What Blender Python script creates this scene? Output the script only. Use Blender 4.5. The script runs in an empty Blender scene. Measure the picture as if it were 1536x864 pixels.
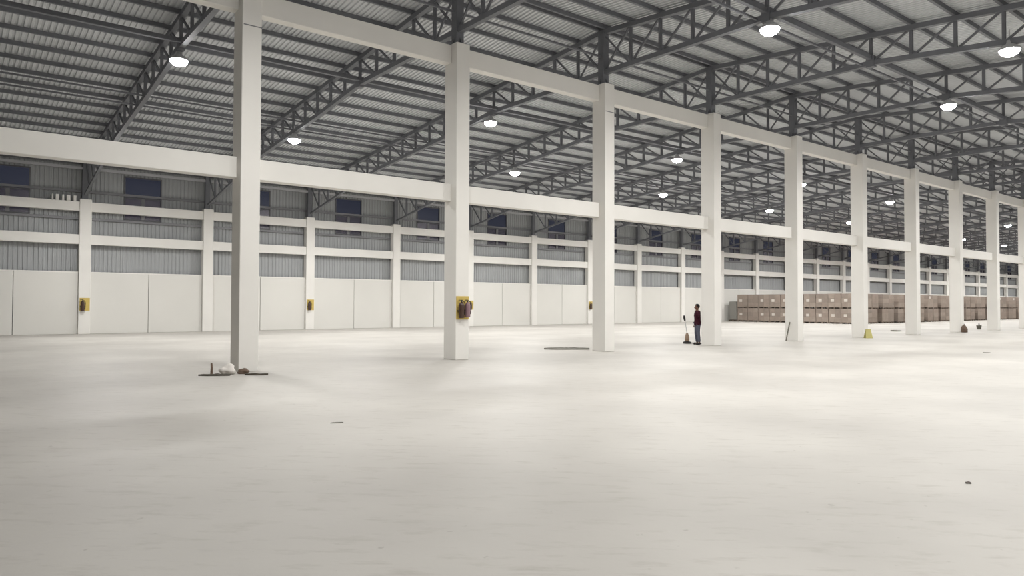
import bpy, bmesh, math, random
from mathutils import Vector, Matrix
random.seed(7)
SC = bpy.context.scene
COL = SC.collection

# ------------------------------------------------------------------ camera
F_PX, TH, PI_, RO, H = 1076.87, 0.90166, 0.02270, 0.0031, 1.6
fw = Vector((math.cos(TH)*math.cos(PI_), math.sin(TH)*math.cos(PI_), math.sin(PI_)))
rt = Vector((math.sin(TH), -math.cos(TH), 0.0))
up = rt.cross(fw)
r2 = rt*math.cos(RO) + up*math.sin(RO)
u2 = up*math.cos(RO) - rt*math.sin(RO)
cam_d = bpy.data.cameras.new('camera')
cam_d.sensor_width = 36.0
cam_d.lens = F_PX/1536*36.0
cam_d.clip_end = 600
cam = bpy.data.objects.new('camera', cam_d)
COL.objects.link(cam)
m = Matrix((r2, u2, -fw)).transposed().to_4x4()
m.translation = Vector((0, 0, H))
cam.matrix_world = m
SC.camera = cam

# ------------------------------------------------------------------ world: dusk sky outside, and exposure
w = bpy.data.worlds.new('dusk'); SC.world = w; w.use_nodes = True
w.node_tree.nodes['Background'].inputs[0].default_value = (0.52, 0.54, 0.72, 1)
w.node_tree.nodes['Background'].inputs[1].default_value = 0.06
SC.view_settings.view_transform = 'Standard'
SC.view_settings.look = 'None'
SC.view_settings.gamma = 1.0
SC.view_settings.use_curve_mapping = False
SC.view_settings.exposure = 0.07
LENS_GLOW = 120.0        # radiance of a lamp's glowing lens
LAMP_W = 405.0          # light of one high bay lamp, thrown downwards by its reflector

# ------------------------------------------------------------------ materials
def mat(name, col, rough=0.7, spec=0.3, metal=0.0, var=0.0, vscale=1.0, bump=0.0, bscale=20.0, col2=None, stretch=None):
    M = bpy.data.materials.new(name); M.use_nodes = True
    nt = M.node_tree; b = nt.nodes['Principled BSDF']
    b.inputs['Base Color'].default_value = (*col, 1)
    b.inputs['Roughness'].default_value = rough
    b.inputs['Specular IOR Level'].default_value = spec
    b.inputs['Metallic'].default_value = metal
    if var or bump:
        geo = nt.nodes.new('ShaderNodeNewGeometry')
        vec = geo.outputs['Position']
        if stretch:
            mp = nt.nodes.new('ShaderNodeMapping'); mp.inputs['Scale'].default_value = stretch
            nt.links.new(vec, mp.inputs[0]); vec = mp.outputs[0]
    if var:
        n = nt.nodes.new('ShaderNodeTexNoise'); n.inputs['Scale'].default_value = vscale; n.inputs['Detail'].default_value = 5
        nt.links.new(vec, n.inputs['Vector'])
        rp = nt.nodes.new('ShaderNodeValToRGB')
        c2 = col2 or tuple(c*(1-var) for c in col)
        rp.color_ramp.elements[0].position = 0.3; rp.color_ramp.elements[0].color = (*c2, 1)
        rp.color_ramp.elements[1].position = 0.65; rp.color_ramp.elements[1].color = (*col, 1)
        nt.links.new(n.outputs['Fac'], rp.inputs[0]); nt.links.new(rp.outputs[0], b.inputs['Base Color'])
    if bump:
        n2 = nt.nodes.new('ShaderNodeTexNoise'); n2.inputs['Scale'].default_value = bscale; n2.inputs['Detail'].default_value = 4
        nt.links.new(vec, n2.inputs['Vector'])
        bp = nt.nodes.new('ShaderNodeBump'); bp.inputs['Strength'].default_value = bump; bp.inputs['Distance'].default_value = 0.02
        nt.links.new(n2.outputs['Fac'], bp.inputs['Height']); nt.links.new(bp.outputs[0], b.inputs['Normal'])
    return M

M_PAINT = mat('cream_paint', (0.78, 0.76, 0.72), 0.75, 0.2, var=0.05, vscale=0.8, bump=0.05, bscale=6)
M_PANEL = mat('wall_plaster', (0.69, 0.675, 0.635), 0.8, 0.2, var=0.05, vscale=0.35, bump=0.04, bscale=4)
M_STEEL = mat('grey_primer_steel', (0.165, 0.17, 0.185), 0.6, 0.35, var=0.15, vscale=2)
M_ROOF = mat('galvanised_roof_sheet', (0.57, 0.585, 0.60), 0.5, 0.4, metal=0.0, var=0.10, vscale=0.5)
M_SIDE = mat('galvanised_wall_sheet', (0.37, 0.38, 0.385), 0.55, 0.4, var=0.10, vscale=0.6)
M_GIRT = mat('galvanised_girt', (0.20, 0.20, 0.21), 0.5, 0.4)
M_STRUT = mat('light_grey_strut', (0.40, 0.40, 0.41), 0.5, 0.4)
M_HOUS = mat('lamp_housing_grey', (0.55, 0.55, 0.56), 0.5, 0.4)
M_YEL = mat('yellow_board', (0.62, 0.46, 0.13), 0.5, 0.3, var=0.1, vscale=8)
M_YEL2 = mat('yellow_plastic', (0.50, 0.45, 0.17), 0.5, 0.4)
M_EXT = mat('dark_brown_red_cylinder', (0.06, 0.03, 0.02), 0.35, 0.5)
M_EXT2 = mat('faded_pink_cylinder', (0.24, 0.145, 0.165), 0.35, 0.5)
M_BLK = mat('black_rubber', (0.02, 0.018, 0.016), 0.6, 0.3)
M_LBL = mat('white_paper_label', (0.62, 0.57, 0.52), 0.8, 0.2)
M_PAL = mat('pallet_wood', (0.27, 0.22, 0.18), 0.85, 0.1, var=0.3, vscale=6)
M_CART = [mat('brown_cardboard_%s' % n, c, 0.85, 0.15, var=0.12, vscale=3) for n, c in
          (('mid', (0.33, 0.27, 0.23)), ('pale', (0.36, 0.30, 0.255)), ('grey', (0.30, 0.25, 0.215)))]
M_WRAP = mat('grey_wrap', (0.28, 0.27, 0.25), 0.4, 0.4)
M_BAG = mat('white_sack', (0.75, 0.71, 0.66), 0.7, 0.2, var=0.15, vscale=9, bump=0.3, bscale=14)
M_BOARD = mat('dirty_dark_board', (0.10, 0.088, 0.07), 0.8, 0.2, var=0.4, vscale=7)
M_BROWN = mat('brown_lump', (0.17, 0.12, 0.09), 0.8, 0.2, var=0.3, vscale=9)
M_CLOD = mat('grey_brown_clod', (0.16, 0.14, 0.125), 0.9, 0.1)
M_TARP = mat('dark_grey_tarp', (0.22, 0.21, 0.18), 0.6, 0.3, var=0.3, vscale=4)
M_WOOD = mat('grey_wood_pole', (0.15, 0.14, 0.115), 0.7, 0.2)
M_SKIN = mat('brown_skin', (0.16, 0.08, 0.05), 0.55, 0.3)
M_SHIRT = mat('dark_maroon_cotton', (0.045, 0.012, 0.02), 0.9, 0.1, var=0.2, vscale=18)
M_JEAN = mat('grey_blue_denim', (0.11, 0.115, 0.15), 0.9, 0.1, var=0.2, vscale=20)
M_HAIR = mat('black_hair', (0.012, 0.01, 0.009), 0.7, 0.2)
M_TAN = mat('tan_plastic_housing', (0.27, 0.19, 0.13), 0.5, 0.3)
M_WIN = mat('window_aluminium', (0.12, 0.12, 0.13), 0.5, 0.4)

def glass(name, tint, gl):
    M = bpy.data.materials.new(name); M.use_nodes = True
    nt = M.node_tree; nt.nodes.clear()
    o = nt.nodes.new('ShaderNodeOutputMaterial'); mx = nt.nodes.new('ShaderNodeMixShader')
    t = nt.nodes.new('ShaderNodeBsdfTransparent'); t.inputs[0].default_value = (*tint, 1)
    g = nt.nodes.new('ShaderNodeBsdfGlossy'); g.inputs['Roughness'].default_value = 0.35
    mx.inputs[0].default_value = gl
    nt.links.new(t.outputs[0], mx.inputs[1]); nt.links.new(g.outputs[0], mx.inputs[2]); nt.links.new(mx.outputs[0], o.inputs[0])
    return M
M_GLASS = glass('window_glass', (0.85, 0.88, 0.95), 0.015)
M_GLASS2 = glass('dusty_window_glass', (0.75, 0.7, 0.75), 0.05)

M_LENS = bpy.data.materials.new('lamp_lens'); M_LENS.use_nodes = True
nt = M_LENS.node_tree; nt.nodes.clear()
o_ = nt.nodes.new('ShaderNodeOutputMaterial'); e_ = nt.nodes.new('ShaderNodeEmission')
e_.inputs[0].default_value = (1.0, 0.99, 0.97, 1); e_.inputs[1].default_value = LENS_GLOW
nt.links.new(e_.outputs[0], o_.inputs[0])

# floor: pale trowelled concrete, cloudy patches, drag scuffs and specks
M_FLOOR = bpy.data.materials.new('pale_concrete_floor'); M_FLOOR.use_nodes = True
nt = M_FLOOR.node_tree; b = nt.nodes['Principled BSDF']; N = nt.nodes.new; L = nt.links.new
geo = N('ShaderNodeNewGeometry')
n1 = N('ShaderNodeTexNoise'); n1.inputs['Scale'].default_value = 0.3; n1.inputs['Detail'].default_value = 6; L(geo.outputs[0], n1.inputs['Vector'])
r1 = N('ShaderNodeValToRGB'); r1.color_ramp.elements[0].position = 0.35; r1.color_ramp.elements[0].color = (0.42, 0.40, 0.37, 1)
r1.color_ramp.elements[1].position = 0.65; r1.color_ramp.elements[1].color = (0.505, 0.483, 0.446, 1); L(n1.outputs[0], r1.inputs[0])
mp = N('ShaderNodeMapping'); mp.inputs['Scale'].default_value = (1.1, 3.6, 1)
m0 = N('ShaderNodeMapping'); m0.inputs['Rotation'].default_value = (0, 0, math.radians(44)); L(geo.outputs[0], m0.inputs[0]); L(m0.outputs[0], mp.inputs[0])
n2 = N('ShaderNodeTexNoise'); n2.inputs['Scale'].default_value = 2.0; n2.inputs['Detail'].default_value = 8; n2.inputs['Roughness'].default_value = 0.65; L(mp.outputs[0], n2.inputs['Vector'])
r2_ = N('ShaderNodeValToRGB'); r2_.color_ramp.elements[0].position = 0.53; r2_.color_ramp.elements[0].color = (0, 0, 0, 1)
r2_.color_ramp.elements[1].position = 0.78; r2_.color_ramp.elements[1].color = (1, 1, 1, 1); L(n2.outputs[0], r2_.inputs[0])
mx = N('ShaderNodeMixRGB'); mx.inputs[2].default_value = (0.33, 0.305, 0.27, 1); L(r1.outputs[0], mx.inputs[1])
ms = N('ShaderNodeMath'); ms.operation = 'MULTIPLY'; ms.inputs[1].default_value = 0.65; L(r2_.outputs[0], ms.inputs[0]); L(ms.outputs[0], mx.inputs[0])
n3 = N('ShaderNodeTexNoise'); n3.inputs['Scale'].default_value = 9; n3.inputs['Detail'].default_value = 3; L(geo.outputs[0], n3.inputs['Vector'])
r3 = N('ShaderNodeValToRGB'); r3.color_ramp.elements[0].position = 0.70; r3.color_ramp.elements[0].color = (0, 0, 0, 1)
r3.color_ramp.elements[1].position = 0.76; r3.color_ramp.elements[1].color = (0.5, 0.5, 0.5, 1); L(n3.outputs[0], r3.inputs[0])
mx2 = N('ShaderNodeMixRGB'); mx2.inputs[2].default_value = (0.29, 0.265, 0.235, 1); L(mx.outputs[0], mx2.inputs[1]); L(r3.outputs[0], mx2.inputs[0])
L(mx2.outputs[0], b.inputs['Base Color'])
b.inputs['Roughness'].default_value = 0.5; b.inputs['Specular IOR Level'].default_value = 0.10
n4 = N('ShaderNodeTexNoise'); n4.inputs['Scale'].default_value = 14; n4.inputs['Detail'].default_value = 5; L(geo.outputs[0], n4.inputs['Vector'])
bp = N('ShaderNodeBump'); bp.inputs['Strength'].default_value = 0.12; bp.inputs['Distance'].default_value = 0.01
L(n4.outputs[0], bp.inputs['Height']); L(bp.outputs[0], b.inputs['Normal'])

# ------------------------------------------------------------------ mesh helpers
class MB:
    """collects boxes, bars and lathes into one mesh"""
    def __init__(s): s.v = []; s.f = []
    def add(s, vs, fs):
        o = len(s.v); s.v += [tuple(p) for p in vs]; s.f += [tuple(o+i for i in q) for q in fs]; return s
    def box(s, x0, x1, y0, y1, z0, z1):
        return s.add([(x0,y0,z0),(x1,y0,z0),(x1,y1,z0),(x0,y1,z0),(x0,y0,z1),(x1,y0,z1),(x1,y1,z1),(x0,y1,z1)],
                     [(0,3,2,1),(4,5,6,7),(0,1,5,4),(1,2,6,5),(2,3,7,6),(3,0,4,7)])
    def bar(s, a, c, wx, wt):
        """box section bar from a to c; wx across x, wt across the other way"""
        a = Vector(a); c = Vector(c); d = (c-a).normalized()
        ref = Vector((1,0,0)) if abs(d.x) < 0.9 else Vector((0,1,0))
        e1 = (ref - d*ref.dot(d)).normalized()*wx/2; e2 = d.cross(e1).normalized()*wt/2
        vs = [a-e1-e2, a+e1-e2, a+e1+e2, a-e1+e2, c-e1-e2, c+e1-e2, c+e1+e2, c-e1+e2]
        return s.add(vs, [(0,3,2,1),(4,5,6,7),(0,1,5,4),(1,2,6,5),(2,3,7,6),(3,0,4,7)])
    def tube(s, pts, rad, n=8):
        pts = [Vector(p) for p in pts]; rs = rad if isinstance(rad, (list, tuple)) else [rad]*len(pts)
        rings = []
        for i, p in enumerate(pts):
            d = (pts[min(i+1, len(pts)-1)] - pts[max(i-1, 0)]).normalized()
            ref = Vector((0,0,1)) if abs(d.z) < 0.9 else Vector((1,0,0))
            e1 = d.cross(ref).normalized(); e2 = d.cross(e1).normalized()
            rings.append([p + (e1*math.cos(t)+e2*math.sin(t))*rs[i] for t in [2*math.pi*k/n for k in range(n)]])
        vs = [q for r in rings for q in r]; fs = []
        for i in range(len(pts)-1):
            for k in range(n):
                fs.append((i*n+k, i*n+(k+1)%n, (i+1)*n+(k+1)%n, (i+1)*n+k))
        fs.append(tuple(range(n-1,-1,-1))); fs.append(tuple((len(pts)-1)*n+k for k in range(n)))
        return s.add(vs, fs)
    def lathe(s, prof, n=16, c=(0,0,0)):
        vs = []; fs = []
        for r, z in prof:
            for k in range(n):
                t = 2*math.pi*k/n; vs.append((c[0]+r*math.cos(t), c[1]+r*math.sin(t), c[2]+z))
        for i in range(len(prof)-1):
            for k in range(n):
                fs.append((i*n+k, i*n+(k+1)%n, (i+1)*n+(k+1)%n, (i+1)*n+k))
        fs.append(tuple(range(n-1,-1,-1))); fs.append(tuple((len(prof)-1)*n+k for k in range(n)))
        return s.add(vs, fs)
    def mesh(s, name, M, smooth=False, bevel=0):
        me = bpy.data.meshes.new(name); me.from_pydata(s.v, [], s.f)
        if bevel:
            bm = bmesh.new(); bm.from_mesh(me)
            bmesh.ops.bevel(bm, geom=list(bm.edges), offset=bevel, segments=1, affect='EDGES')
            bm.to_mesh(me); bm.free()
        me.materials.append(M)
        if smooth:
            for p in me.polygons: p.use_smooth = True
        me.update(); return me

def obj(name, me, parent=None, loc=(0,0,0), rz=0.0):
    o = bpy.data.objects.new(name, me); COL.objects.link(o)
    o.location = loc; o.rotation_euler = (0, 0, rz)
    if parent: o.parent = parent
    return o
def empty(name, loc=(0,0,0), rz=0.0):
    o = obj(name, None, None, loc, rz); o.empty_display_size = 0.2; return o
def tag(o, label, cat, group=None):
    o['label'] = label; o['category'] = cat
    if group: o['group'] = group
    return o
def struct(o, label=None):
    o['kind'] = 'structure'
    if label: o['label'] = label
    return o
_cache = {}
def shared(key, build):
    if key not in _cache: _cache[key] = build()
    return _cache[key]
ORD = ['zeroth','first','second','third','fourth','fifth','sixth','seventh','eighth','ninth','tenth','eleventh','twelfth',
       'thirteenth','fourteenth','fifteenth','sixteenth','seventeenth','eighteenth','nineteenth','twentieth','twenty-first',
       'twenty-second','twenty-third','twenty-fourth','twenty-fifth','twenty-sixth','twenty-seventh']

# ------------------------------------------------------------------ the hall's grid (metres; X along the column row, Y away from the viewer)
S, X1, D1, D2 = 6.0829, 5.4178, 17.1416, 42.80
WX, WY = 0.4606, 0.6203
KMAX = 26
def xa(k): return X1 + (k-1)*S           # left edge of column k
def xc(k): return xa(k) + WX/2           # its centre line
YR = D1 + 0.31                           # ridge line over the column row
XMIN, XMAX = -8.0, xc(KMAX) + 1.0
YMIN, YMAX = YR - (43.35 - YR), 43.35
SLOPE, ZR = 0.085, 11.05
def ztop(d): return ZR - SLOPE*abs(d)
def zbot(d):
    d = abs(d); P = [(0,9.63),(6.33,9.60),(10.12,9.20),(16.45,8.70),(19.5,8.22),(25.3,7.22)]
    for (a, za), (c, zc) in zip(P, P[1:]):
        if d <= c: return za + (zc-za)*(d-a)/(c-a)
    return P[-1][1]

# ------------------------------------------------------------------ setting: floor
fl = MB().box(XMIN-0.3, XMAX+0.3, YMIN-0.3, YMAX+0.3, -0.2, 0.0)
struct(obj('floor', fl.mesh('floor', M_FLOOR)), 'pale trowelled concrete floor of the empty hall')

# ceiling: corrugated sheets on purlins
ceil = struct(empty('ceiling', (0, YR, 0)), 'corrugated grey roof sheeting on dark steel purlins')
def corrugated(length, period, depth):
    pts = []; x = 0.0
    while x < length:
        pts += [(x, 0), (x+period*0.40, 0), (x+period*0.52, depth), (x+period*0.88, depth)]; x += period
    return pts
prof = corrugated(XMAX-XMIN, 0.17, 0.045)
for sgn in (1, -1):
    vs = []; fs = []
    dmax = YMAX - YR + 0.2
    for x, dz in prof:
        vs.append((XMIN+x, 0, ZR+0.235+dz)); vs.append((XMIN+x, sgn*dmax, ZR+0.235+dz-SLOPE*dmax))
    for i in range(len(prof)-1):
        q = (2*i, 2*i+2, 2*i+3, 2*i+1); fs.append(q if sgn < 0 else q[::-1])
    obj('roof_sheet', MB().add(vs, fs).mesh('roof_sheet', M_ROOF), ceil)
NP, DP = 20, 1.265
for n in range(-NP, NP+1):
    d = n*DP if n else 0.0
    for off in ((-0.14, 0.14) if n == 0 else (0.0,)):
        y = d + off; z = ztop(y) + 0.155
        pm = shared('purlin', lambda: MB().box(XMIN, XMAX, -0.025, 0.025, -0.07, 0.07).box(XMIN, XMAX, 0.025, 0.06, 0.055, 0.07).box(XMIN, XMAX, 0.025, 0.06, -0.07, -0.055).mesh('purlin', M_STEEL))
        obj('purlin', pm, ceil, (0, y, z))
strut_me = MB().box(XMIN, XMAX, -0.06, 0.06, -0.07, 0.07).mesh('longitudinal_strut', M_STEEL)
for d in (6.33, 19.0):
    for sgn in (1, -1):
        obj('longitudinal_strut', strut_me, ceil, (0, sgn*d, zbot(d)+0.16))
slim_me = MB().box(XMIN, XMAX, -0.03, 0.03, -0.03, 0.03).mesh('conduit', M_STEEL)
for d, dz in ((12.15, 0.35), (12.6, 0.1), (6.0, 0.02), (-6.05, 0.0), (-12.3, 0.3), (0.0, 0.55)):
    obj('conduit', slim_me, ceil, (0, d, zbot(d)+dz))
# ------------------------------------------------------------------ wall_left: framed far wall
wl = struct(empty('wall_left', (0, D2, 0)), 'cream framed side wall with grey corrugated sheeting above panels')
WW = 0.54
COLH = 6.98
wcol_me = MB().box(0, WW, 0, 0.42, 0, COLH).mesh('wall_column', M_PAINT, bevel=0.012)
mid_me = MB().box(WW, S, 0.06, 0.36, 4.64, 5.14).mesh('tie_beam', M_PAINT, bevel=0.01)
top_me = MB().box(WW, S, 0.06, 0.36, 6.36, 6.84).mesh('tie_beam', M_PAINT, bevel=0.01)
half = (S-WW)/2
pan_me = MB().box(0.012, half-0.012, 0.17, 0.40, 0, 3.17).mesh('wall_panel', M_PANEL, bevel=0.012)
sill_me = MB().box(WW, S, 0.20, 0.45, 3.17, 3.22).mesh('sill_strip', M_PAINT)
SIDE_Y = 0.55
WIN0, WIN1, WZ0, WZ1 = 2.12, 3.98, 6.08, 8.45     # window opening within a bay, from the column's left edge
def side_sheet(x0, x1, zb, zt):
    vs = []; fs = []; P = [(x, dz) for x, dz in corrugated(x1-x0, 0.2, 0.035) if x <= x1-x0]
    P.append((x1-x0, 0))
    for x, dy in P: vs += [(x0+x, SIDE_Y+dy, zb), (x0+x, SIDE_Y+dy, zt)]
    for i in range(len(P)-1): fs.append((2*i, 2*i+2, 2*i+3, 2*i+1))
    return vs, fs
side_m = MB()
for a in ((0, WIN0, 3.0, 9.1), (WIN1, S, 3.0, 9.1), (WIN0, WIN1, 3.0, WZ0), (WIN0, WIN1, WZ1, 9.1)):
    side_m.add(*side_sheet(*a))
side_me = side_m.mesh('wall_sheet', M_SIDE)
stub_me = MB().box(-0.13, 0.13, 0.06, 0.32, COLH, 8.95).box(-0.2, 0.2, 0.0, 0.38, COLH, COLH+0.03).mesh('wall_post', M_STEEL)
# window shared meshes (local to the bay's left edge)
fr = MB()
for x in (WIN0, WIN1-0.06): fr.box(x, x+0.06, SIDE_Y-0.05, SIDE_Y+0.05, WZ0, WZ1)
for z in (WZ0, 7.28, WZ1-0.06): fr.box(WIN0, WIN1, SIDE_Y-0.05, SIDE_Y+0.05, z, z+0.06)
win_fr = fr.mesh('window_frame', M_WIN)
wc = (WIN0+WIN1)/2
win_mul = MB().box(wc-0.09, wc+0.09, SIDE_Y-0.05, SIDE_Y+0.05, WZ0, 7.28).mesh('mullion', M_GIRT)
win_up = MB().box(WIN0, WIN1, SIDE_Y, SIDE_Y+0.008, 7.30, WZ1).mesh('pane', M_GLASS)
win_l = MB().box(WIN0, wc-0.09, SIDE_Y, SIDE_Y+0.008, WZ0, 7.30).mesh('pane', M_GLASS2)
win_r = MB().box(wc+0.09, WIN1, SIDE_Y, SIDE_Y+0.008, WZ0, 7.30).mesh('pane', M_GLASS2)
for k in range(-1, KMAX+1):
    x = xa(k) if k > -1 else xa(-1)
    if k >= 0:
        obj('wall_column', wcol_me, wl, (xa(k), 0, 0))
        obj('wall_post', stub_me, wl, (xc(k), 0, 0))
    if k < KMAX:
        obj('tie_beam', mid_me, wl, (x, 0, 0)); obj('tie_beam', top_me, wl, (x, 0, 0))
        obj('wall_panel', pan_me, wl, (x+WW, 0, 0)); obj('wall_panel', pan_me, wl, (x+WW+half, 0, 0))
        obj('sill_strip', sill_me, wl, (x, 0, 0)); obj('wall_sheet', side_me, wl, (x, 0, 0))
        if k >= 0:
            wn = struct(empty('window_%d' % (k+1), (x, D2, 0)), 'dark window high in the sheeting of wall bay %d' % (k+1))
            obj('window_frame', win_fr, wn); obj('mullion', win_mul, wn)
            obj('pane', win_up, wn); obj('pane', win_l, wn); obj('pane', win_r, wn)
girt_me = MB().box(XMIN, XMAX, SIDE_Y-0.13, SIDE_Y-0.005, -0.06, 0.06).mesh('girt', M_GIRT)
for z in (6.0, 7.42, 8.9): obj('girt', girt_me, wl, (0, 0, z))
obj('eave_strut', MB().box(XMIN, XMAX, 0.10, 0.24, 8.52, 8.66).mesh('eave_strut', M_STRUT), wl)

# the sides out of sight close the hall
def plain_wall(name, x0, x1, y0, y1):
    e = struct(empty(name, ((x0+x1)/2, (y0+y1)/2, 0)), 'plain cream wall with grey sheeting above')
    hx, hy = (x1-x0)/2, (y1-y0)/2
    obj('wall_panel', MB().box(-hx, hx, -hy, hy, 0, 3.2).mesh('wall_panel', M_PANEL), e)
    obj('wall_sheet', MB().box(-hx*0.999, hx*0.999, -hy*0.999, hy*0.999, 3.2, 11.45).mesh('wall_sheet', M_SIDE), e)
plain_wall('wall_right', XMIN, XMAX, YMIN-0.2, YMIN)
plain_wall('wall_back', XMIN-0.2, XMIN, YMIN, YMAX)
plain_wall('wall_front', XMAX, XMAX+0.2, YMIN, YMAX)

# ------------------------------------------------------------------ concrete columns and beams of the middle row
ZCAP = 9.19
col_me = MB().box(0, WX, 0, WY, 0, ZCAP).mesh('concrete_column', M_PAINT, bevel=0.012)
notes = {1: 'nearest cream concrete column with a white sack and rubbish at its foot',
         2: 'cream concrete column carrying the yellow fire point board',
         3: 'cream concrete column with a dark crumpled sheet lying at its left foot',
         4: 'cream concrete column just to the right of the standing person',
         5: 'cream concrete column with a thin pole leaning on it',
         6: 'cream concrete column with a small yellow sign at its foot'}
for k in range(0, KMAX+1):
    c = obj('concrete_column', col_me, None, (xa(k), D1, 0))
    if k in notes: tag(c, notes[k], 'column', 'concrete columns of the middle row')
    elif k == 0: tag(c, 'cream concrete column left of the rubbish column, past the frame', 'column', 'concrete columns of the middle row')
    else: tag(c, '%s cream concrete column from the left in the middle row' % ORD[k], 'column', 'concrete columns of the middle row')
    if k in (1, 3):
        obj('casting_joint', MB().box(0.03, WX, -0.003, 0.01, 8.20, 8.225).mesh('casting_joint', M_GIRT), c)
SB = 0.2746
lo_me = MB().box(WX, S, SB, SB+0.30, 4.5946, 5.0947).mesh('lower_tie_beam', M_PAINT, bevel=0.012)
hi_me = MB().box(WX, S, SB, SB+0.30, 8.6273, 9.16).mesh('upper_tie_beam', M_PAINT, bevel=0.012)
for k in range(0, KMAX):
    for nm, me in (('lower', lo_me), ('upper', hi_me)):
        bo = obj(nm+'_tie_beam', me, None, (xa(k), D1, 0))
        if k <= 0: lab = '%s cream concrete beam running left from the nearest column' % nm
        else: lab = '%s cream concrete beam between the %s and %s columns from the left' % (nm, ORD[k], ORD[k+1])
        tag(bo, lab, 'beam', '%s beams of the middle row' % nm)

# ------------------------------------------------------------------ roof trusses, one over each column
def chord(fn, sgn, ds, wx, wt):
    mb = MB()
    for a, c in zip(ds, ds[1:]):
        t = 1.0 if c < 25 or len(ds) == 2 else 0.7
        mb.bar((0, sgn*a, fn(a)), (0, sgn*c, fn(c)), wx*t, wt*t)
    return mb
BD = [0, 6.33, 10.12, 16.45, 19.5, 25.3]
def web_bars(sgn):
    out = []
    for n in range(1, NP):
        d = n*DP; out.append(('web_post', (0, sgn*d, zbot(d)), (0, sgn*d, ztop(d)), 0.09, 0.09))
    for n in range(0, NP):
        a, c = n*DP, (n+1)*DP
        out.append(('web_diagonal', (0, sgn*a, zbot(a)), (0, sgn*c, ztop(c)), 0.06, 0.06))
    out.append(('web_diagonal', (0, 0, ztop(0)-0.05), (0, sgn*DP, zbot(DP)), 0.05, 0.05))
    return out
post_m = MB().box(-0.13, 0.13, -0.13, 0.13, ZCAP+0.03, ZR-0.05)
plate_m = MB().box(-0.2, 0.2, -0.24, 0.24, ZCAP, ZCAP+0.03)
for sx in (-1, 1):
    plate_m.add([(sx*0.13,-0.01,ZCAP+0.03),(sx*0.2,-0.01,ZCAP+0.03),(sx*0.13,-0.01,ZCAP+0.22),(sx*0.13,0.01,ZCAP+0.03),(sx*0.2,0.01,ZCAP+0.03),(sx*0.13,0.01,ZCAP+0.22)],
                [(0,1,2),(5,4,3),(0,3,4,1),(1,4,5,2),(2,5,3,0)])
    plate_m.add([(-0.01,sx*0.13,ZCAP+0.03),(-0.01,sx*0.22,ZCAP+0.03),(-0.01,sx*0.13,ZCAP+0.22),(0.01,sx*0.13,ZCAP+0.03),(0.01,sx*0.22,ZCAP+0.03),(0.01,sx*0.13,ZCAP+0.22)],
                [(0,1,2),(5,4,3),(0,3,4,1),(1,4,5,2),(2,5,3,0)])
PARTS = [('post', post_m.mesh('post', M_STEEL)), ('base_plate', plate_m.mesh('base_plate', M_STEEL))]
FAR = list(PARTS)
for sgn in (1, -1):
    tc = chord(ztop, sgn, [0, 25.6], 0.16, 0.16).mesh('top_chord', M_STEEL)
    bc = chord(zbot, sgn, BD, 0.16, 0.16).mesh('bottom_chord', M_STEEL)
    PARTS += [('top_chord', tc), ('bottom_chord', bc)]; FAR += [('top_chord', tc), ('bottom_chord', bc)]
    gp = MB().box(-0.10, 0.10, sgn*6.33-0.13, sgn*6.33+0.13, zbot(6.33)-0.14, zbot(6.33)+0.22).mesh('splice_plate', M_STEEL)
    PARTS.append(('splice_plate', gp))
    allw = MB()
    for nm, a, c, wx, wt in web_bars(sgn):
        PARTS.append((nm, MB().bar(a, c, wx, wt).mesh(nm, M_STEEL))); allw.bar(a, c, wx, wt)
    FAR.append(('web_members', allw.mesh('web_members', M_STEEL)))
for k in range(0, KMAX+1):
    t = empty('roof_truss', (xc(k), YR, 0))
    if k == 0: lab, g = 'dark steel roof truss left of the rubbish column, past the frame', 'roof trusses'
    else: lab, g = 'dark grey steel roof truss resting on the %s column from the left' % ORD[k], 'roof trusses'
    tag(t, lab, 'roof truss', g)
    for nm, me in (PARTS if k <= 11 else FAR):
        p = obj(nm, me, t)
        if nm == 'web_members': p['kind'] = 'stuff'

# ------------------------------------------------------------------ high bay lamps
hous = MB().lathe([(0.05,0.32),(0.09,0.30),(0.10,0.20),(0.20,0.14),(0.27,0.07),(0.285,0.04),(0.285,0.02)], 20).mesh('housing', M_HOUS, smooth=True)
lens = MB().lathe([(0.02,-0.155),(0.11,-0.14),(0.19,-0.10),(0.245,-0.04),(0.265,0.02)], 20).mesh('lens', M_LENS, smooth=True)
rod = MB().tube([(0,0,0.30),(0,0,0.62)], 0.02, 8).mesh('hanger_rod', M_HOUS)
def lamp(k, y, z, lab, grp):
    e = empty('high_bay_lamp', (xc(k), y, z)); tag(e, lab, 'lamp', grp)
    lt = bpy.data.lights.new('lamp_light', 'AREA'); lt.shape = 'DISK'; lt.size = 0.5
    lt.energy = LAMP_W; lt.spread = math.radians(170); lt.color = (1.0, 0.99, 0.97)
    lo = obj('lamp_light', lt, e, (0, 0, -0.17))
    obj('housing', hous, e); obj('lens', lens, e); obj('hanger_rod', rod, e)
for k in range(1, 25):
    if k % 2: y, z = 24.0, 9.18
    else: y, z = 30.0, 8.64
    lamp(k, y, z, 'lit high bay lamp behind the columns, under the %s truss from the left' % ORD[k], 'lamps behind the column row')
for k in range(1, 25):
    y, z = (11.05, 9.22) if k % 2 else (7.2, 8.92)
    lab = 'lit high bay lamp on the near side, under the %s truss from the left' % ORD[k]
    lamp(k, y, z, lab, 'lamps on the near side')

for k in range(1, 25, 2):  # unseen row added to brighten the side wall, hidden behind the lower beam
    lab = 'added unseen lamp brightening the side wall, under the %s truss from the left' % ORD[k]
    lamp(k, 36.2, 8.02, lab, 'added lamps brightening the side wall')
for k in (1, 3):  # two lamps added out of view to brighten the near floor
    lamp(k, -1.2, 8.35, 'added unseen lamp brightening the near floor, under the %s truss from the left' % ORD[k], 'added lamps brightening the near floor')

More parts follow.
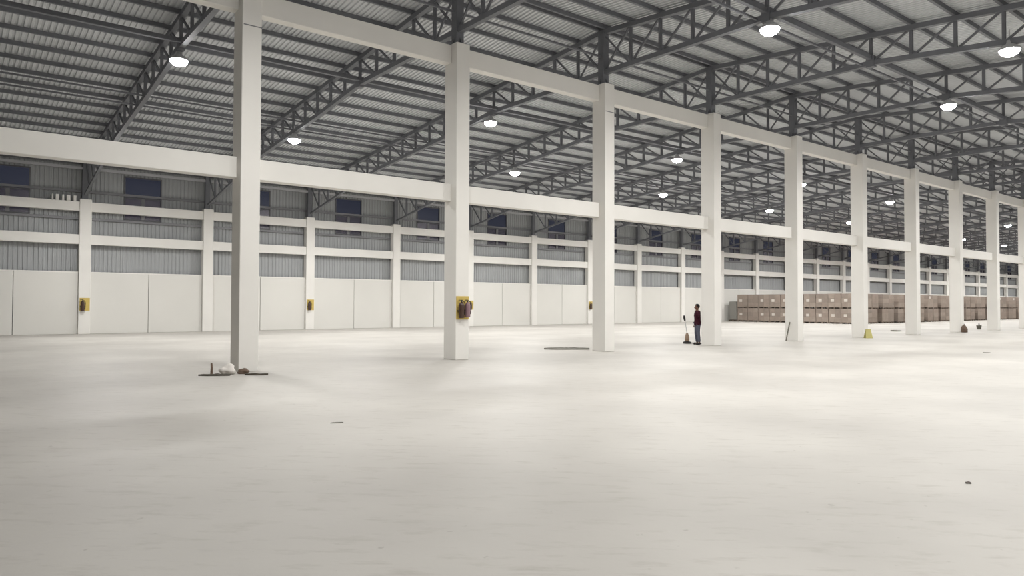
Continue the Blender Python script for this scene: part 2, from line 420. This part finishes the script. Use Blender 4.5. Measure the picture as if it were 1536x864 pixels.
# ------------------------------------------------------------------ fire points
def extinguisher(loc, M, lab, s=1.0):
    e = empty('fire_extinguisher', loc); tag(e, lab, 'extinguisher')
    e.scale = (s, s, s)
    obj('cylinder', MB().lathe([(0.06,0),(0.075,0.01),(0.08,0.03),(0.08,0.36),(0.07,0.41),(0.045,0.445),(0.025,0.46)], 16).mesh('cylinder', M, smooth=True), e)
    v = obj('valve', MB().lathe([(0.025,0.455),(0.025,0.50),(0.018,0.52)], 10).box(-0.10,0.03,-0.012,0.012,0.505,0.522).box(-0.10,0.0,-0.01,0.01,0.54,0.552).mesh('valve', M_BLK), e)
    obj('gauge', MB().lathe([(0.018,0),(0.018,0.012)], 10).mesh('gauge', M_LBL), v, (0, -0.03, 0.48))
    obj('hose', MB().tube([(0.02,0,0.49),(0.09,-0.01,0.47),(0.115,-0.01,0.36),(0.105,-0.01,0.2),(0.09,-0.02,0.1)], [0.011,0.011,0.011,0.011,0.02], 8).mesh('hose', M_BLK), e)
    obj('bracket', MB().box(-0.09,0.09,0.0,0.105,0.2,0.225).mesh('bracket', M_BLK), e)
def fire_board(loc, lab, w=0.44, h=0.67):
    e = empty('fire_point_board', loc); tag(e, lab, 'board')
    obj('panel', MB().box(-w/2, w/2, -0.018, 0, 0, h).mesh('panel', M_YEL, bevel=0.004), e)
    obj('hook', MB().box(-0.015,0.015,-0.05,-0.018,h*0.70,h*0.74).mesh('hook', M_BLK), e)
    return e
fire_board((xc(2), D1, 1.16), 'yellow fire point board on the near face of the second column')
extinguisher((xc(2)-0.115, D1-0.13, 1.20), M_EXT, 'dark fire extinguisher on the left of the second column board')
extinguisher((xc(2)+0.10, D1-0.13, 1.22), M_EXT2, 'faded pink fire extinguisher on the right of the second column board', 0.95)
for k in (1, 3, 5, 7):
    wo = ORD[k]
    fire_board((xa(k)+0.28, D2, 1.2), 'yellow fire board on the %s column of the side wall from the left' % wo, 0.46, 0.66)
    extinguisher((xa(k)+0.17, D2-0.15, 1.19), M_EXT, 'dark fire extinguisher on the %s side wall column from the left' % wo, 1.12)

# ------------------------------------------------------------------ palletised cartons by the far wall
def pallet_mesh(lx, ly):
    mb = MB()
    for i in range(5): mb.box(i*(lx-0.1)/4, i*(lx-0.1)/4+0.1, 0, ly, 0.11, 0.13)
    for j in range(3):
        y = j*(ly-0.09)/2; mb.box(0, lx, y, y+0.09, 0.09, 0.11)
        for i in range(3): mb.box(i*(lx-0.12)/2, i*(lx-0.12)/2+0.12, y, y+0.09, 0.0, 0.09)
    return mb.mesh('pallet', M_PAL)
def carton_mesh(lx, ly, lz, M):
    return MB().box(0, lx, 0, ly, 0, lz).mesh('carton', M, bevel=0.008)
CX0 = 60.9
LZ = 0.392
PX, PY = 1.18, 1.12
pal_end = pallet_mesh(PX, PY)
car_end = [carton_mesh(PX-0.02, PY/2-0.004, LZ, M) for M in M_CART]
car_row = [carton_mesh(PX-0.02, PY-0.02, LZ, M) for M in M_CART]
tape_end = MB().box(-0.004, 0, PY/4-0.03, PY/4+0.018, 0.0, LZ-0.006).mesh('tape', M_PAL)
lab_end = MB().box(-0.006, 0, 0.02, 0.32, 0.08, 0.31).mesh('paper_label', M_LBL)
lab_row = MB().box(0.3, 0.62, -0.006, 0, 0.06, 0.30).mesh('paper_label', M_LBL)
y = 41.45
for st in range(10):
    y -= 1.15
    for tier in (0, 1):
        z0 = tier*1.306
        jx = random.uniform(-0.04, 0.04)
        tag(obj('pallet', pal_end, None, (CX0+jx, y, z0)), '%s wooden pallet of the %s carton stack from the left' % (('lower','upper')[tier], ORD[st+1]), 'pallet', 'pallets of the carton block')
        for lay in range(3):
            for hh in range(2):
                c = obj('carton', random.choice(car_end), None, (CX0+jx, y+hh*PY/2, z0+0.13+lay*LZ))
                tag(c, 'brown carton, %s layer, %s, %s pallet of the %s stack from the left' % (('bottom','middle','top')[lay], ('right','left')[hh], ('lower','upper')[tier], ORD[st+1]), 'carton', 'cartons at the end face')
                if lay == 1 and hh == 1 and st != 1:
                    obj('paper_label', lab_end, c)
rows = [(CX0+2.0+3.2*i) for i in range(13)]
for ri, rx in enumerate(rows):
    for px in (0, 1):
        for tier in (0, 1):
            x = rx + px*1.2; z0 = tier*1.306; yy = 29.95 + random.uniform(-0.05, 0.05)
            tag(obj('pallet', pal_end, None, (x, yy, z0)), '%s %s wooden pallet in the %s pallet row behind the end stacks' % (('lower','upper')[tier], ('left','right')[px], ORD[ri+1]), 'pallet', 'pallets of the distant rows')
            for lay in range(3):
                c = obj('carton', random.choice(car_row), None, (x, yy, z0+0.13+lay*LZ))
                tag(c, 'brown carton, %s layer, %s %s pallet, %s pallet row behind the end stacks' % (('bottom','middle','top')[lay], ('lower','upper')[tier], ('left','right')[px], ORD[ri+1]), 'carton', 'cartons of the distant rows')
                if tier == 1 and lay == 2 and random.random() < 0.4: obj('paper_label', lab_row, c)
bulk = MB()
for rx in rows:
    for px in (0, 1):
        for j in range(9):
            for tier in (0, 1):
                for lay in range(3):
                    x = rx+px*1.2; yy = 31.15+j*1.14; z0 = tier*1.306+0.13+lay*LZ
                    bulk.box(x, x+PX, yy, yy+PY, z0, z0+LZ)
bo = obj('carton_stock', bulk.mesh('carton_stock', M_CART[2])); bo['kind'] = 'stuff'
tag(bo, 'brown cartons filling the pallet rows behind the front ones', 'cartons')
wr = empty('wrapped_pallet', (CX0+0.3, 41.75, 0)); tag(wr, 'grey wrapped pallet load at the left end of the carton block', 'pallet load')
obj('pallet', pallet_mesh(1.0, 0.9), wr)
obj('wrapped_load', MB().box(0.02, 0.98, 0.02, 0.88, 0.13, 1.95).mesh('wrapped_load', M_WRAP, bevel=0.05), wr)

# ------------------------------------------------------------------ rubbish at the nearest column
def lumpy(name, M, rx, ry, rz, seed, n=3, amp=0.25):
    bm = bmesh.new(); bmesh.ops.create_icosphere(bm, subdivisions=n, radius=1.0)
    rnd = random.Random(seed); ph = [rnd.uniform(0, 6.28) for _ in range(6)]
    for v in bm.verts:
        p = v.co; f = 1 + amp*(math.sin(3.1*p.x+ph[0])*math.sin(2.7*p.y+ph[1]) + 0.6*math.sin(6*p.z+ph[2]+2*p.x) + 0.4*math.sin(9*p.y+ph[3]+3*p.x))
        v.co = Vector((p.x*rx*f, p.y*ry*f, max(p.z*rz*f, -rz*0.55) + rz*0.55))
    me = bpy.data.meshes.new(name); bm.to_mesh(me); bm.free(); me.materials.append(M)
    for q in me.polygons: q.use_smooth = True
    return me
tag(obj('rubbish_sack', lumpy('rubbish_sack', M_BAG, 0.17, 0.14, 0.13, 3), None, (5.06, 16.74, 0.01), 0.6), 'crumpled white sack slumped against the nearest column foot', 'sack')
tag(obj('rubbish_lump', lumpy('rubbish_lump', M_BROWN, 0.14, 0.09, 0.08, 5), None, (5.36, 16.62, 0.0), -0.5), 'brown lump of rubbish to the right of the white sack', 'rubbish')
def sheet(name, M, pts, th, seed, lift=0.02):
    rnd = random.Random(seed); n = len(pts); vs = []; fs = []
    cx = sum(p[0] for p in pts)/n; cy = sum(p[1] for p in pts)/n
    rings = [1.0, 0.66, 0.33]
    for zoff in (0, 1):
        for r in rings:
            for (px, py) in pts:
                hgt = (rnd.uniform(0, lift) + lift*0.6*(1-r)) if zoff else 0.0
                vs.append((cx+(px-cx)*r, cy+(py-cy)*r, (th if zoff else 0) + hgt))
        vs.append((cx, cy, (th+lift) if zoff else 0))
    half_n = len(rings)*n+1
    for z in (0, 1):
        o = z*half_n
        for i in range(len(rings)-1):
            for k in range(n):
                q = (o+i*n+k, o+i*n+(k+1)%n, o+(i+1)*n+(k+1)%n, o+(i+1)*n+k); fs.append(q if z else q[::-1])
        for k in range(n):
            q = (o+2*n+k, o+2*n+(k+1)%n, o+3*n); fs.append(q if z else q[::-1])
    for k in range(n): fs.append((k, (k+1)%n, half_n+(k+1)%n, half_n+k))
    return MB().add(vs, fs).mesh(name, M)
def blob(cx, cy, L, W, ang, n, seed):
    rnd = random.Random(seed); out = []
    for k in range(n):
        t = 2*math.pi*k/n; r = rnd.uniform(0.75, 1.0); a, c = L/2*r*math.cos(t), W/2*r*math.sin(t)
        out.append((cx+a*math.cos(ang)-c*math.sin(ang), cy+a*math.sin(ang)+c*math.cos(ang)))
    return out
AR = -0.67     # direction across the picture on the floor
tag(obj('torn_board', sheet('torn_board', M_BOARD, blob(4.72, 16.56, 0.85, 0.20, AR, 10, 1), 0.012, 1, 0.03)), 'flat dark torn board left of the white sack', 'board')
tag(obj('torn_board', sheet('torn_board', M_BOARD, blob(5.50, 16.18, 0.55, 0.22, AR, 9, 2), 0.012, 2, 0.03)), 'flat dark torn board right of the white sack', 'board')
tag(obj('short_stick', MB().tube([(4.72,16.80,0.0),(4.725,16.80,0.15),(4.72,16.81,0.26)], [0.03,0.025,0.02], 8).mesh('short_stick', M_BROWN)), 'short upright brown stub standing behind the left torn board', 'stick')
tag(obj('crumpled_sheet', sheet('crumpled_sheet', M_TARP, blob(17.42, 18.86, 1.75, 0.42, -0.62, 16, 4), 0.015, 4, 0.05)), 'dark grey crumpled sheet lying left of the third column', 'sheet')
tag(obj('floor_scrap', sheet('floor_scrap', M_TARP, blob(4.15, 9.05, 0.21, 0.05, -0.4, 8, 6), 0.004, 6, 0.008)), 'thin grey scrap on the floor in front of the nearest column', 'scrap')
tag(obj('floor_clod', lumpy('floor_clod', M_CLOD, 0.026, 0.015, 0.012, 8, 2), None, (7.26, 2.55, 0), -0.7), 'small dark clod on the floor in the right foreground', 'clod')
tag(obj('flat_mat', sheet('flat_mat', M_TARP, blob(46.3, 20.2, 0.75, 0.7, -0.6, 10, 9), 0.03, 9, 0.05)), 'flat dark mat on the floor left of the seventh column', 'mat')
tag(obj('floor_scrap', sheet('floor_scrap', M_TARP, blob(27.95, 9.2, 0.30, 0.22, -0.6, 8, 10), 0.006, 10, 0.01)), 'pale grey scrap on the open floor at the right', 'scrap')

# white blocks standing on the wall's top beam
for i, (x, ww) in enumerate(((4.20, .06), (4.36, .14), (4.64, .09), (4.84, .16), (5.14, .13))):
    tag(obj('white_block', shared('wb%d' % i, lambda: MB().box(0, ww, 0, 0.1, 0, 0.30).mesh('white_block', M_PAINT, bevel=0.008)), None, (x, D2+0.1, 6.84)),
        'small white block on the side wall top beam, %s of five' % ORD[i+1], 'block', 'white blocks on the beam')

# ------------------------------------------------------------------ leaning pole, yellow sign, small floor things
tag(obj('leaning_pole', MB().tube([(29.40, 17.52, 0.0), (29.56, 17.52, 0.42), (29.72, 17.52, 0.84)], 0.026, 8).mesh('leaning_pole', M_WOOD)), 'thin dark pole leaning on the left side of the fifth column', 'pole')
ys = empty('floor_sign', (35.45, 16.75, 0), -0.67); tag(ys, 'small yellow folded floor sign at the foot of the sixth column', 'sign')
for sg in (-1, 1):
    mb = MB(); y0, y1 = sg*0.12, sg*0.012
    a = [(-0.17, y0, 0), (0.17, y0, 0), (0.12, y1, 0.42), (-0.12, y1, 0.42)]
    bq = [(p[0], p[1]+0.015, p[2]) for p in a]
    mb.add(a+bq, [(0,1,2,3),(7,6,5,4),(0,4,5,1),(1,5,6,2),(2,6,7,3),(3,7,4,0)])
    obj('sign_panel', mb.mesh('sign_panel', M_YEL2), ys)
obj('hinge', MB().box(-0.12, 0.12, -0.02, 0.02, 0.415, 0.435).mesh('hinge', M_YEL2), ys)
bk = empty('dark_canister', (47.9, 17.85-0.9, 0)); tag(bk, 'dark canister standing at the foot of the eighth column', 'canister')
obj('body', MB().lathe([(0.12,0),(0.15,0.02),(0.15,0.30),(0.10,0.40),(0.05,0.43),(0.05,0.47)], 14).mesh('body', M_BROWN, smooth=True), bk)
obj('handle', MB().tube([(0.10,0,0.36),(0.17,0,0.45),(0.05,0,0.50)], 0.014, 6).mesh('handle', M_BLK), bk)
obj('side_box', MB().box(0.16, 0.36, -0.08, 0.08, 0, 0.24).mesh('side_box', M_BROWN, bevel=0.01), bk)
bu = empty('small_bucket', (55.15, 18.6, 0)); tag(bu, 'small grey bucket on the floor left of the ninth column', 'bucket')
obj('body', MB().lathe([(0.12,0),(0.16,0.27),(0.17,0.27),(0.15,0.25),(0.11,0.02)], 14).mesh('body', M_TARP, smooth=True), bu)
obj('handle', MB().tube([(-0.16,0,0.26),(-0.10,0,0.38),(0.10,0,0.38),(0.16,0,0.26)], 0.01, 6).mesh('handle', M_BLK), bu)

# ------------------------------------------------------------------ person with the floor machine
def skin(name, joints, edges, M, parent, root=0, sub=2):
    me = bpy.data.meshes.new(name); me.from_pydata([j[0] for j in joints], edges, [])
    me.materials.append(M); o = obj(name, me, parent)
    o.modifiers.new('skin', 'SKIN').use_smooth_shade = True
    for i, j in enumerate(joints):
        sv = me.skin_vertices[0].data[i]; r = j[1]; sv.radius = (r, r) if not isinstance(r, tuple) else r
        sv.use_root = (i == root)
    s = o.modifiers.new('subsurf', 'SUBSURF'); s.levels = sub; s.render_levels = sub
    return o
PH = math.atan2(0.62, -0.784) - math.pi/2     # local +Y is where the person faces
pe = empty('person', (23.80, 18.05, 0), PH)
pe.scale = (0.97, 0.97, 0.97)
tag(pe, 'person in a dark maroon top and grey jeans standing beside the fourth column', 'person')
J = {}
def B(n, x, y, z, r): J[n] = ((x, y, z), r)
B('pelvis',0,0,0.90,(0.15,0.105)); B('waist',0,0,1.04,(0.135,0.10)); B('chest',0,0.01,1.24,(0.155,0.11)); B('shoul',0,0,1.36,(0.12,0.085)); B('neck',0,0.01,1.42,0.052); B('head0',0,0.025,1.50,(0.072,0.085)); B('head1',0,0.02,1.60,(0.072,0.09)); B('head2',0,0.01,1.66,0.045)
for s, n in ((1,'r'), (-1,'l')):
    B('hip'+n, s*0.09, 0, 0.84, 0.092); B('knee'+n, s*0.10, 0.03 if s>0 else 0.0, 0.47, 0.062); B('ank'+n, s*0.105, -0.01 if s>0 else -0.05, 0.09, 0.042)
    B('heel'+n, s*0.105, -0.03 if s>0 else -0.07, 0.045, 0.04); B('toe'+n, s*0.12, 0.15 if s>0 else 0.11, 0.035, 0.034)
    B('sh'+n, s*0.185, 0, 1.35, 0.06)
B('elr',0.235,-0.03,1.10,0.045); B('wrr',0.245,0.03,0.87,0.032); B('har',0.245,0.055,0.79,(0.034,0.022))
B('ell',-0.31,0.04,1.16,0.045); B('wrl',-0.20,0.10,1.40,0.032); B('hal',-0.165,0.075,1.48,(0.034,0.022))
E_ = [('pelvis','waist'),('waist','chest'),('chest','shoul'),('shoul','neck'),('neck','head0'),('head0','head1'),('head1','head2')]
for n in 'rl': E_ += [('pelvis','hip'+n),('hip'+n,'knee'+n),('knee'+n,'ank'+n),('ank'+n,'heel'+n),('heel'+n,'toe'+n),('shoul','sh'+n),('sh'+n,'el'+n),('el'+n,'wr'+n),('wr'+n,'ha'+n)]
def sub_skin(name, names, grow, M, cut=None, sub=2):
    idx = {n: i for i, n in enumerate(names)}
    js = []
    for n in names:
        p, r = J[n]
        if cut and n in cut: p, r = cut[n]
        r = tuple(q+grow for q in r) if isinstance(r, tuple) else r+grow
        js.append((p, r))
    ed = [(idx[a], idx[c]) for a, c in E_ if a in idx and c in idx]
    return skin(name, js, ed, M, pe, 0, sub)
body = sub_skin('body', list(J), 0.0, M_SKIN)
def loft(rings, n=18):
    vs = [(cx+rx*math.cos(2*math.pi*k/n), cy+ry*math.sin(2*math.pi*k/n), z) for cx, cy, z, rx, ry in rings for k in range(n)]
    fs = [(i*n+k, i*n+(k+1)%n, (i+1)*n+(k+1)%n, (i+1)*n+k) for i in range(len(rings)-1) for k in range(n)]
    return vs, fs
sh = MB().add(*loft([(0,0,0.79,0.178,0.138),(0,0,0.80,0.182,0.142),(0,0,0.92,0.182,0.14),(0,0,1.05,0.17,0.128),(0,0.01,1.22,0.188,0.135),(0,0,1.33,0.195,0.118),(0,0,1.39,0.14,0.10),(0,0.01,1.425,0.075,0.075)]))
for n_ in 'rl':
    p = [Vector(J[q+n_][0]) for q in ('sh', 'el', 'wr')]
    sh.tube([p[0]*0.85+Vector((0,0,0.195)), p[0], (p[0]+p[1])/2, p[1], (p[1]+p[2])/2, p[2]], [0.075, 0.078, 0.068, 0.06, 0.054, 0.048], 12)
obj('shirt', sh.mesh('shirt', M_SHIRT, smooth=True), pe)
sub_skin('trousers', ['pelvis','hipr','hipl','kneer','kneel','ankr','ankl'], 0.017, M_JEAN, cut={'pelvis': ((0,0,0.99), (0.128,0.092))})
for n in 'rl': sub_skin('shoe', ['ank'+n, 'heel'+n, 'toe'+n], 0.026, M_BLK, cut={'ank'+n: ((J['ank'+n][0][0], J['ank'+n][0][1], 0.10), 0.042)})
# five fingers on each hand
def fingers(hand, direc, side):
    h = Vector(J[hand][0]); d = Vector(direc).normalized(); s_ = Vector(side).normalized(); nrm = d.cross(s_)
    for i, (off, ln) in enumerate(((-0.027,0.065),(-0.009,0.075),(0.009,0.07),(0.027,0.055))):
        a = h + d*0.02 + s_*off; c = a + d*ln*0.55 + nrm*0.006; e = c + d*ln*0.4 + nrm*0.02
        skin('finger', [(tuple(a),0.0095),(tuple(c),0.0085),(tuple(e),0.007)], [(0,1),(1,2)], M_SKIN, body, 0, 1)
    a = h - s_*0.03 - d*0.01; c = a - s_*0.025 + d*0.03; e = c + d*0.025
    skin('thumb', [(tuple(a),0.011),(tuple(c),0.0095),(tuple(e),0.008)], [(0,1),(1,2)], M_SKIN, body, 0, 1)
fingers('har', (0.0,0.6,-0.8), (0.2,0.8,0.6)); fingers('hal', (0.3,-0.2,0.9), (0,1,0.2))
# face and hair
def ball(name, M, c, r, parent):
    bm = bmesh.new(); bmesh.ops.create_uvsphere(bm, u_segments=12, v_segments=8, radius=1)
    me = bpy.data.meshes.new(name); bmesh.ops.scale(bm, vec=r, verts=bm.verts); bm.to_mesh(me); bm.free(); me.materials.append(M)
    for q in me.polygons: q.use_smooth = True
    return obj(name, me, parent, c)
for s in (-1, 1):
    ball('eye', M_LBL, (s*0.03, 0.098, 1.555), (0.012,0.008,0.008), body)
    ball('ear', M_SKIN, (s*0.083, 0.015, 1.545), (0.012,0.022,0.034), body)
ball('nose', M_SKIN, (0, 0.115, 1.53), (0.014,0.022,0.024), body)
ball('mouth', M_EXT, (0, 0.10, 1.49), (0.026,0.008,0.007), body)
bm = bmesh.new(); bmesh.ops.create_uvsphere(bm, u_segments=20, v_segments=14, radius=1)
for v in bm.verts:
    p = v.co
    v.co = Vector((p.x*0.088, p.y*0.105+0.008, p.z*0.11+1.585))
bmesh.ops.delete(bm, geom=[v for v in bm.verts if v.co.z < 1.51 or (v.co.y > 0.055 and v.co.z < 1.62)], context='VERTS')
me = bpy.data.meshes.new('hair'); bm.to_mesh(me); bm.free(); me.materials.append(M_HAIR)
for q in me.polygons: q.use_smooth = True
obj('hair', me, pe)
ball('mobile_phone', M_BLK, (-0.125, 0.055, 1.53), (0.007,0.03,0.06), None)
ph_ = bpy.data.objects['mobile_phone']; ph_.matrix_world = Matrix.Translation((23.80,18.05,0)) @ Matrix.Rotation(PH,4,'Z') @ Matrix.Scale(0.97, 4) @ Matrix.Translation((-0.125,0.055,1.53))
tag(ph_, 'small black phone held to the standing person\'s ear', 'phone')

fm = empty('floor_machine', (24.12, 18.82, 0), PH); tag(fm, 'upright floor machine with tan housing and slim pole left of the person', 'floor machine')
obj('brush_deck', MB().lathe([(0.02,0.0),(0.16,0.0),(0.17,0.02),(0.165,0.07),(0.12,0.09),(0.06,0.10)], 20).mesh('brush_deck', M_BLK, smooth=True), fm)
obj('motor_housing', MB().lathe([(0.085,0.09),(0.095,0.12),(0.09,0.24),(0.075,0.34),(0.045,0.42),(0.03,0.44)], 16).mesh('motor_housing', M_TAN, smooth=True), fm)
obj('handle_pole', MB().tube([(0,0,0.40),(0.0,0.05,0.75),(0,0.10,1.0)], 0.014, 8).mesh('handle_pole', M_STRUT), fm)
obj('grip', MB().tube([(0,0.085,0.93),(0,0.10,1.0),(0,0.115,1.08),(0,0.12,1.16)], [0.03,0.042,0.042,0.03], 10).mesh('grip', M_BLK), fm)
obj('power_cable', MB().tube([(0.0,-0.16,0.03),(0.02,-0.3,0.012),(-0.03,-0.5,0.012),(0.0,-0.68,0.012)], 0.018, 6).mesh('power_cable', M_BLK), fm)
